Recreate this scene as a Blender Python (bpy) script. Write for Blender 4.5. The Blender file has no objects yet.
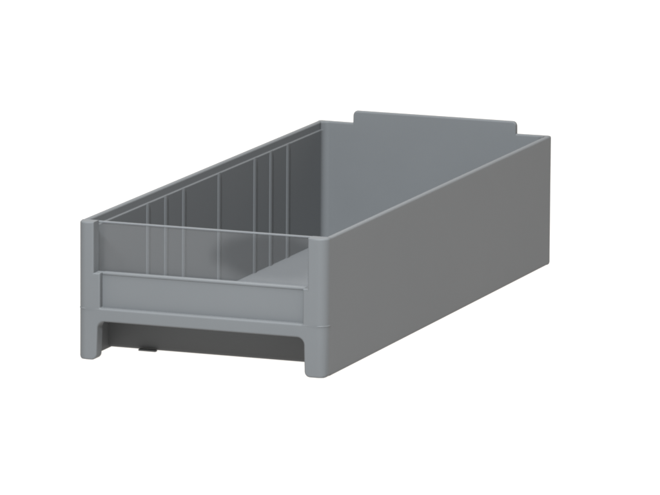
import bpy, bmesh, math
from mathutils import Vector, Matrix

S = 0.0556                      # one model unit = height of the drawer, metres
W, L = 1.9000, 4.8780           # width and length in model units
SC = bpy.context.scene
COL = SC.collection
CX, CY = W / 2, L / 2
XL = -.022                      # outer face of the left side

# ------------------------------------------------------------------ materials
def new_mat(name):
    m = bpy.data.materials.new(name); m.use_nodes = True
    nt = m.node_tree; nt.nodes.clear()
    return m, nt, nt.nodes.new('ShaderNodeOutputMaterial')

def plastic(name, col, rough=0.50, bump=0.02, scale=900):
    m, nt, out = new_mat(name)
    N, K = nt.nodes, nt.links
    b = N.new('ShaderNodeBsdfPrincipled')
    tc = N.new('ShaderNodeTexCoord')
    n1 = N.new('ShaderNodeTexNoise'); n1.inputs['Scale'].default_value = scale * 2; n1.inputs['Detail'].default_value = 3
    n2 = N.new('ShaderNodeTexNoise'); n2.inputs['Scale'].default_value = 28; n2.inputs['Detail'].default_value = 4
    K.new(tc.outputs['Object'], n1.inputs['Vector']); K.new(tc.outputs['Object'], n2.inputs['Vector'])
    cr = N.new('ShaderNodeMixRGB'); cr.blend_type = 'MIX'
    cr.inputs['Color1'].default_value = (col[0] * .95, col[1] * .95, col[2] * .95, 1)
    cr.inputs['Color2'].default_value = (col[0] * 1.05, col[1] * 1.05, col[2] * 1.05, 1)
    K.new(n2.outputs['Fac'], cr.inputs['Fac']); K.new(cr.outputs['Color'], b.inputs['Base Color'])
    mr = N.new('ShaderNodeMapRange')
    mr.inputs['To Min'].default_value = rough - .05; mr.inputs['To Max'].default_value = rough + .07
    K.new(n2.outputs['Fac'], mr.inputs['Value']); K.new(mr.outputs['Result'], b.inputs['Roughness'])
    bp = N.new('ShaderNodeBump'); bp.inputs['Strength'].default_value = bump; bp.inputs['Distance'].default_value = .0002
    K.new(n1.outputs['Fac'], bp.inputs['Height']); K.new(bp.outputs['Normal'], b.inputs['Normal'])
    b.inputs['IOR'].default_value = 1.46
    b.inputs['Specular IOR Level'].default_value = .10
    K.new(b.outputs['BSDF'], out.inputs['Surface'])
    return m

GREY = plastic('grey_moulded_plastic', (.106, .110, .113))

def clear_mat():
    m, nt, out = new_mat('clear_plastic')
    N, K = nt.nodes, nt.links
    tr = N.new('ShaderNodeBsdfTransparent'); tr.inputs['Color'].default_value = (.955, .96, .965, 1)
    gl = N.new('ShaderNodeBsdfGlossy'); gl.inputs['Roughness'].default_value = .06
    fr = N.new('ShaderNodeFresnel'); fr.inputs['IOR'].default_value = 1.22
    m1 = N.new('ShaderNodeMixShader')
    K.new(fr.outputs['Fac'], m1.inputs['Fac']); K.new(tr.outputs['BSDF'], m1.inputs[1]); K.new(gl.outputs['BSDF'], m1.inputs[2])
    # faint haze painted in for light reflected off the sheet
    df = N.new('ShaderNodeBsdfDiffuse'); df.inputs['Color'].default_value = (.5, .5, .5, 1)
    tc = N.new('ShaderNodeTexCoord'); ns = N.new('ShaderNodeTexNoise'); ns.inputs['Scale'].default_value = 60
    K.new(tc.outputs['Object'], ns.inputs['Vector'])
    # painted reflection covers the sheet, thinned to one dark patch right of the middle
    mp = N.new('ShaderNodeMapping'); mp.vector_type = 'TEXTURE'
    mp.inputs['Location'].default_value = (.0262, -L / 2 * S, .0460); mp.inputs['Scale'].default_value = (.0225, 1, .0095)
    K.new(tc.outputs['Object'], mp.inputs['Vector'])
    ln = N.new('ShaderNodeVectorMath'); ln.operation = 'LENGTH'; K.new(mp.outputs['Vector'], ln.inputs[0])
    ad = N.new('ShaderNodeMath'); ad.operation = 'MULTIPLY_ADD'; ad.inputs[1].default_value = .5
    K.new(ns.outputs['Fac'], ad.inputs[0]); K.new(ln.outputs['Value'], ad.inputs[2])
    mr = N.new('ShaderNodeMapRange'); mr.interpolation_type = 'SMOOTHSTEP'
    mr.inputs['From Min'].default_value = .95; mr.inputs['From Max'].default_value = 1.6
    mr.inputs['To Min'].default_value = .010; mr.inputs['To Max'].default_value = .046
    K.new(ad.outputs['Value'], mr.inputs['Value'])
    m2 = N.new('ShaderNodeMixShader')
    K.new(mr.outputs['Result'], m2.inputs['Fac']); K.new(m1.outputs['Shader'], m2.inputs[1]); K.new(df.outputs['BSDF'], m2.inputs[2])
    K.new(m2.outputs['Shader'], out.inputs['Surface'])
    return m
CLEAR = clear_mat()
EDGE = plastic('frosted_sheet_edge', (.12, .125, .13), .35)

def white_mat():
    """white ground with an added glow that hides contact shadows"""
    m, nt, out = new_mat('glowing_white_ground')
    b = nt.nodes.new('ShaderNodeBsdfPrincipled')
    b.inputs['Base Color'].default_value = (.12, .12, .12, 1); b.inputs['Roughness'].default_value = .8
    b.inputs['Specular IOR Level'].default_value = .1
    b.inputs['Emission Color'].default_value = (1, .965, .925, 1); b.inputs['Emission Strength'].default_value = 1.085
    nt.links.new(b.outputs['BSDF'], out.inputs['Surface'])
    return m
WHITE = white_mat()

# ------------------------------------------------------------------ helpers
def link(name, bm, mat, parent=None, smooth=35):
    bmesh.ops.remove_doubles(bm, verts=bm.verts, dist=1e-5)
    bmesh.ops.dissolve_degenerate(bm, edges=bm.edges, dist=1e-6)
    bmesh.ops.recalc_face_normals(bm, faces=bm.faces)
    for v in bm.verts:          # model units -> metres, origin at centre of the base
        v.co = Vector(((v.co.x - CX) * S, (v.co.y - CY) * S, v.co.z * S * 1.011))
    me = bpy.data.meshes.new(name); bm.to_mesh(me); bm.free()
    me.materials.append(mat)
    for p in me.polygons: p.use_smooth = True
    me.set_sharp_from_angle(angle=math.radians(smooth))
    o = bpy.data.objects.new(name, me); COL.objects.link(o)
    wn = o.modifiers.new('weighted_normals', 'WEIGHTED_NORMAL'); wn.keep_sharp = True; wn.weight = 100
    if parent: o.parent = parent
    return o

def rounded(pts):
    """pts: (x, z, r); returns outline with arcs at the corners"""
    out = []; n = len(pts)
    for i, (x, z, r) in enumerate(pts):
        p = Vector((x, z)); a = Vector(pts[i - 1][:2]); b = Vector(pts[(i + 1) % n][:2])
        if r <= 0: out.append(p); continue
        u = (a - p).normalized(); v = (b - p).normalized()
        ang = u.angle(v); d = r / math.tan(ang / 2)
        c = p + (u + v).normalized() * (r / math.sin(ang / 2))
        s = p + u * d - c; e = p + v * d - c
        k = 7; tot = s.angle_signed(e)
        for j in range(k + 1):
            t = -tot * j / k
            out.append(c + Vector((s.x * math.cos(t) - s.y * math.sin(t), s.x * math.sin(t) + s.y * math.cos(t))))
    return out

def plate(pts, y0, y1, axis='y'):
    """extrude the outline (x,z) from y0 to y1"""
    bm = bmesh.new()
    f = [bm.verts.new((p[0], y0, p[1])) for p in pts]
    g = [bm.verts.new((p[0], y1, p[1])) for p in pts]
    bm.faces.new(f); bm.faces.new(g[::-1])
    n = len(pts)
    for i in range(n): bm.faces.new((f[i], g[i], g[(i + 1) % n], f[(i + 1) % n]))
    bmesh.ops.recalc_face_normals(bm, faces=bm.faces)
    return bm

def bevel_where(bm, test, w, seg=3, minang=30):
    es = [e for e in bm.edges if len(e.link_faces) == 2 and e.calc_face_angle(0) > math.radians(minang) and test(e.verts[0].co, e.verts[1].co)]
    bmesh.ops.bevel(bm, geom=es, offset=w, segments=seg, affect='EDGES', profile=.5, clamp_overlap=True)

def box(x0, x1, y0, y1, z0, z1, b=0, seg=2, test=None):
    bm = plate([(x0, z0), (x1, z0), (x1, z1), (x0, z1)], y0, y1)
    if b: bevel_where(bm, test or (lambda a, c: True), b, seg)
    return bm

# ------------------------------------------------------------------ the drawer
root = bpy.data.objects.new('storage_drawer', None); COL.objects.link(root)
root['label'] = 'long narrow grey plastic storage drawer with clear front window and raised back tab'
root['category'] = 'drawer'
root.location = (CX * S, CY * S, 0)
root.empty_display_size = .02

D = .10        # depth of the moulded front
# front frame: two legs, finger lip, two posts
R0 = .07
pts = rounded([(XL, 0, .03), (.126, 0, .042), (.136, .283, .055), (1.729, .283, .055), (1.735, 0, .042), (W, 0, .03),
               (W, 1, 0), (1.757, 1, 0), (1.757, .632, 0), (1.72, .632, 0), (1.72, .38, .008), (.155, .38, .008),
               (.155, .632, 0), (.105, .632, 0), (.105, 1, 0), (XL, 1, 0)])
bm = plate(pts, 0, D)
xs = [R0 - R0 * math.cos(math.pi / 2 * k / 10) for k in range(1, 11)]
for x in [XL + q for q in xs] + [W - q for q in xs]:
    bmesh.ops.bisect_plane(bm, geom=bm.verts[:] + bm.edges[:] + bm.faces[:], plane_co=(x, 0, 0), plane_no=(1, 0, 0), dist=1e-6)
for v in bm.verts:              # wrap the front face round the two outer corners
    if v.co.y < 1e-6:
        q = min(v.co.x - XL, W - v.co.x)
        if q < R0: v.co.y = R0 - math.sqrt(max(0, R0 * R0 - (R0 - q) ** 2))
isb = lambda c: c.y > D - 1e-6
bm.normal_update()
es = []
for e in bm.edges:
    if len(e.link_faces) != 2 or (isb(e.verts[0].co) and isb(e.verts[1].co)): continue
    n0, n1 = e.link_faces[0].normal, e.link_faces[1].normal
    if (abs(n0.z) > .5) != (abs(n1.z) > .5) or e.calc_face_angle(0) > math.radians(50): es.append(e)
es = [e for e in es if not (isb(e.verts[0].co) or isb(e.verts[1].co)) or abs(e.verts[0].co.z - 1) < 1e-6 and min(e.verts[0].co.x - XL, W - e.verts[0].co.x) < .01]
bmesh.ops.bevel(bm, geom=es, offset=.013, segments=3, affect='EDGES', profile=.5, clamp_overlap=False)
# faint parting ridge of the mould round both posts
for z in (.366, .371, .376):
    bmesh.ops.bisect_plane(bm, geom=bm.verts[:] + bm.edges[:] + bm.faces[:], plane_co=(0, 0, z), plane_no=(0, 0, 1), dist=1e-6)
bm.normal_update()
for v in bm.verts:
    if abs(v.co.z - .371) < 1e-4 and v.co.y < D - .001 and (v.co.x < .12 or v.co.x > 1.745):
        v.co += v.normal * .0038
front = link('front_frame', bm, GREY, root)

# label panel, recessed between the posts
lp = link('label_panel', box(.155, 1.72, .05, D, .38, .617), GREY, root)
# shelf on top of it
bm = box(.155, 1.72, .044, D + .002, .617, .634, .005, 3, lambda a, b: a.y < .05 and b.y < .05)
link('ledge', bm, GREY, lp)

# clear window behind the posts
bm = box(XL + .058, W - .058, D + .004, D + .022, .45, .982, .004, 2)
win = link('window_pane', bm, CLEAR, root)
link('top_edge', box(XL + .058, W - .058, D + .002, D + .024, .982, .994, .004, 2), EDGE, win)

# finger recess behind the lip: roof and rear panel, one folded section
sec = [(D, .30), (.47 - .02, .30), (.47, .28), (.47, .03), (.482, .010), (.505, .004), (.515, .004), (.515, .33), (D, .33)]
bm = bmesh.new(); xa, xb = XL + .045, W - .045
A = [bm.verts.new((xa, y, z)) for y, z in sec]; B = [bm.verts.new((xb, y, z)) for y, z in sec]
bm.faces.new(A); bm.faces.new(B[::-1])
for i in range(len(sec)):
    j = (i + 1) % len(sec); bm.faces.new((A[i], B[i], B[j], A[j]))
grip = link('finger_grip', bm, GREY, root)
bm = box(.275, .412, .436, .4695, .002, .016, .003, 1)
link('foot', bm, GREY, grip, 20)

# walls: one moulded profile swept along left side, back and right side
RO, RI, TH = .014, .055, .042
def ring(o, i, step, dz, zb=.0):
    """profile from outer point o to inner point i (plan), as list of 3-D points"""
    o = Vector(o); i = Vector(i); d = (i - o); ln = d.length; u = d / ln
    up = i - u * step              # inner face above the step
    lw = i
    P = []
    def add(p, z): P.append(Vector((p.x, p.y, z)))
    r = .014
    t = (up - o).length
    add(o + u * .022, zb); add(o + u * .006, zb + .006); add(o, zb + .02)
    add(o, .5); add(o, .9)
    add(o, 1 - r + dz)
    for k in range(1, 4):
        a = math.pi / 2 * k / 3; add(o + u * (r - r * math.cos(a)), 1 - r + r * math.sin(a) + dz)
    for k in range(0, 4):
        a = math.pi / 2 * k / 3; add(o + u * (t - r + r * math.sin(a)), 1 - r + r * math.cos(a) + dz)
    add(up, .943); add(up + u * step * .3, .938); add(lw - u * step * .3, .935); add(lw, .929)
    add(lw, .5); add(lw, .06); add(lw, zb)
    return P

def sweep(rings, name):
    bm = bmesh.new(); R = [[bm.verts.new(p) for p in r] for r in rings]
    n = len(R[0])
    for a, b in zip(R, R[1:]):
        for k in range(n):
            j = (k + 1) % n
            bm.faces.new((a[k], b[k], b[j], a[j]))
    bm.faces.new(R[0]); bm.faces.new(R[-1][::-1])
    return link(name, bm, GREY, root)

ST = .009; TS = TH + ST
yend = L - .06
def side_ring(side, y):
    return ring((XL, y), (XL + TS, y), ST, 0) if side < 0 else ring((W, y), (W - TS, y), ST, 0)
ys = [D, .3, 1, 2, 3, 4, yend]
wl = sweep([side_ring(-1, y) for y in ys], 'side_wall')
wr = sweep([side_ring(1, y) for y in ys], 'side_wall')

def corner(side):
    """rings round the back corner from the side wall to the back wall"""
    out = []; n = 8
    yo, yi = L - RO, L - TH - RI
    for k in range(n + 1):
        a = math.pi / 2 * k / n; c, s = math.cos(a), math.sin(a); st = ST * (1 - min(1, k / 3))
        xo = RO - RO * c; xi = TS + RI - RI * c
        o = (xo, yo + RO * s); i = (xi, yi + RI * s)
        if side < 0: o = (XL + o[0], o[1]); i = (XL + i[0], i[1])
        if side > 0: o = (W - o[0], o[1]); i = (W - i[0], i[1])
        out.append(ring(o, i, st, 0))
    return out
cl, crn = corner(-1), corner(1)
tabx0, tabx1, th, tr = .278, 1.620, .096, .03
mid = []
def back(x, dz): mid.append(ring((x, L), (x, L - TH), 0.0001, dz))
back(tabx0, 0); back(tabx0, (th - tr) * .5); back(tabx0 + .0005, th - tr)
for k in range(1, 7):
    a = math.pi / 2 * k / 6; back(tabx0 + tr - tr * math.cos(a), th - tr + tr * math.sin(a))
for x in (.6, .95, 1.3): back(x, th)
for k in range(6, 0, -1):
    a = math.pi / 2 * k / 6; back(tabx1 - tr + tr * math.cos(a), th - tr + tr * math.sin(a))
back(tabx1 - .0005, th - tr); back(tabx1, (th - tr) * .5); back(tabx1, 0)
first = [side_ring(-1, yend)]; last = [side_ring(1, yend)]
bw = sweep(first + cl + mid + crn[::-1] + last, 'back_wall')

# floor of the drawer
link('floor_panel', box(XL + TS - .004, W - TS + .004, .514, L - TH + .004, .03, .055), GREY, root)

# divider ribs on the inner faces of both side walls
RY = [1.185, 1.535, 1.890, 2.600, 3.340, 3.675, 4.035]
prof = [(0, -.006), (.006, .004), (.018, .009), (.030, .0115), (.046, .0105), (.080, .001), (.082, -.006)]
for side, wall in ((-1, wl), (1, wr)):
    for y in RY:
        bm = bmesh.new()
        def pt(dy, h, z):
            x = TS + h; x = XL + x if side < 0 else W - x
            return (x, y + dy, z)
        lo = [bm.verts.new(pt(a, h, .05)) for a, h in prof]
        hi = [bm.verts.new(pt(a, h, .90)) for a, h in prof]
        tp = [bm.verts.new(pt(a, min(h, .003) - .003, .936)) for a, h in prof]
        for A, B in ((lo, hi), (hi, tp)):
            for i in range(len(prof) - 1): bm.faces.new((A[i], A[i + 1], B[i + 1], B[i]))
            bm.faces.new((A[-1], A[0], B[0], B[-1]))
        bm.faces.new(lo[::-1]); bm.faces.new(tp)
        link('divider_rib', bm, GREY, wall, 25)

# ------------------------------------------------------------------ setting
bm = bmesh.new()
sec = [(-4.0, 0), (-2, 0), (-1, 0), (0, 0), (1, 0), (2.0, 0)] + [(2.0 + 1.2 * math.sin(math.radians(a)), 1.2 - 1.2 * math.cos(math.radians(a))) for a in range(6, 91, 6)] + [(3.2, 3.5)]
A = [bm.verts.new((-5 / S, y / S, z / S)) for y, z in sec]; B = [bm.verts.new((5 / S, y / S, z / S)) for y, z in sec]
for k in range(len(sec) - 1): bm.faces.new((A[k], B[k], B[k + 1], A[k + 1]))
g = link('ground', bm, WHITE); g['kind'] = 'structure'  # added glow on the floor and on the unseen sweep behind it
g.location = (CX * S, CY * S, -.00008)

# ------------------------------------------------------------------ light
w = bpy.data.worlds.new('World'); SC.world = w; w.use_nodes = True
bg = w.node_tree.nodes['Background']
bg.inputs['Color'].default_value = (1, .90, .80, 1); bg.inputs['Strength'].default_value = .26

def area(name, loc, target, size, power, col=(1, 1, 1), sy=None):
    l = bpy.data.lights.new(name, 'AREA'); l.energy = power; l.size = size; l.color = col
    if sy: l.shape = 'RECTANGLE'; l.size_y = sy
    o = bpy.data.objects.new(name, l); COL.objects.link(o)
    o.location = loc
    o.rotation_euler = (Vector(target) - Vector(loc)).to_track_quat('-Z', 'Y').to_euler()
    return o
mid_ = (CX * S, CY * S, .02)
area('softbox', (CX * S + .30, -1.35, 1.0), mid_, .22, 54, (.88, .945, 1))
area('overhead_softbox', (CX * S + .12, CY * S - .30, 1.2), mid_, .5, 25, (.97, .985, 1))

# ------------------------------------------------------------------ camera
cam = bpy.data.cameras.new('camera'); co = bpy.data.objects.new('camera', cam); COL.objects.link(co)
F, AZ, EL, RO_ = 7255.875, 0.36277267, 1.38998306, 0.0063991
Rm = Matrix.Rotation(AZ, 3, 'Z') @ Matrix.Rotation(EL, 3, 'X') @ Matrix.Rotation(RO_, 3, 'Z')
co.matrix_world = Matrix.Translation(Vector((19.9279326, -47.4260214, 10.2296738)) * S) @ Rm.to_4x4()
cam.sensor_width = 36; cam.lens = F / 660 * 36
cam.clip_start = .05; cam.clip_end = 200
SC.camera = co
SC.cycles.filter_width = 2.0
SC.render.resolution_x = 1024; SC.render.resolution_y = 768
vs = SC.view_settings; vs.view_transform = 'Standard'; vs.look = 'None'; vs.exposure = 0; vs.gamma = 1
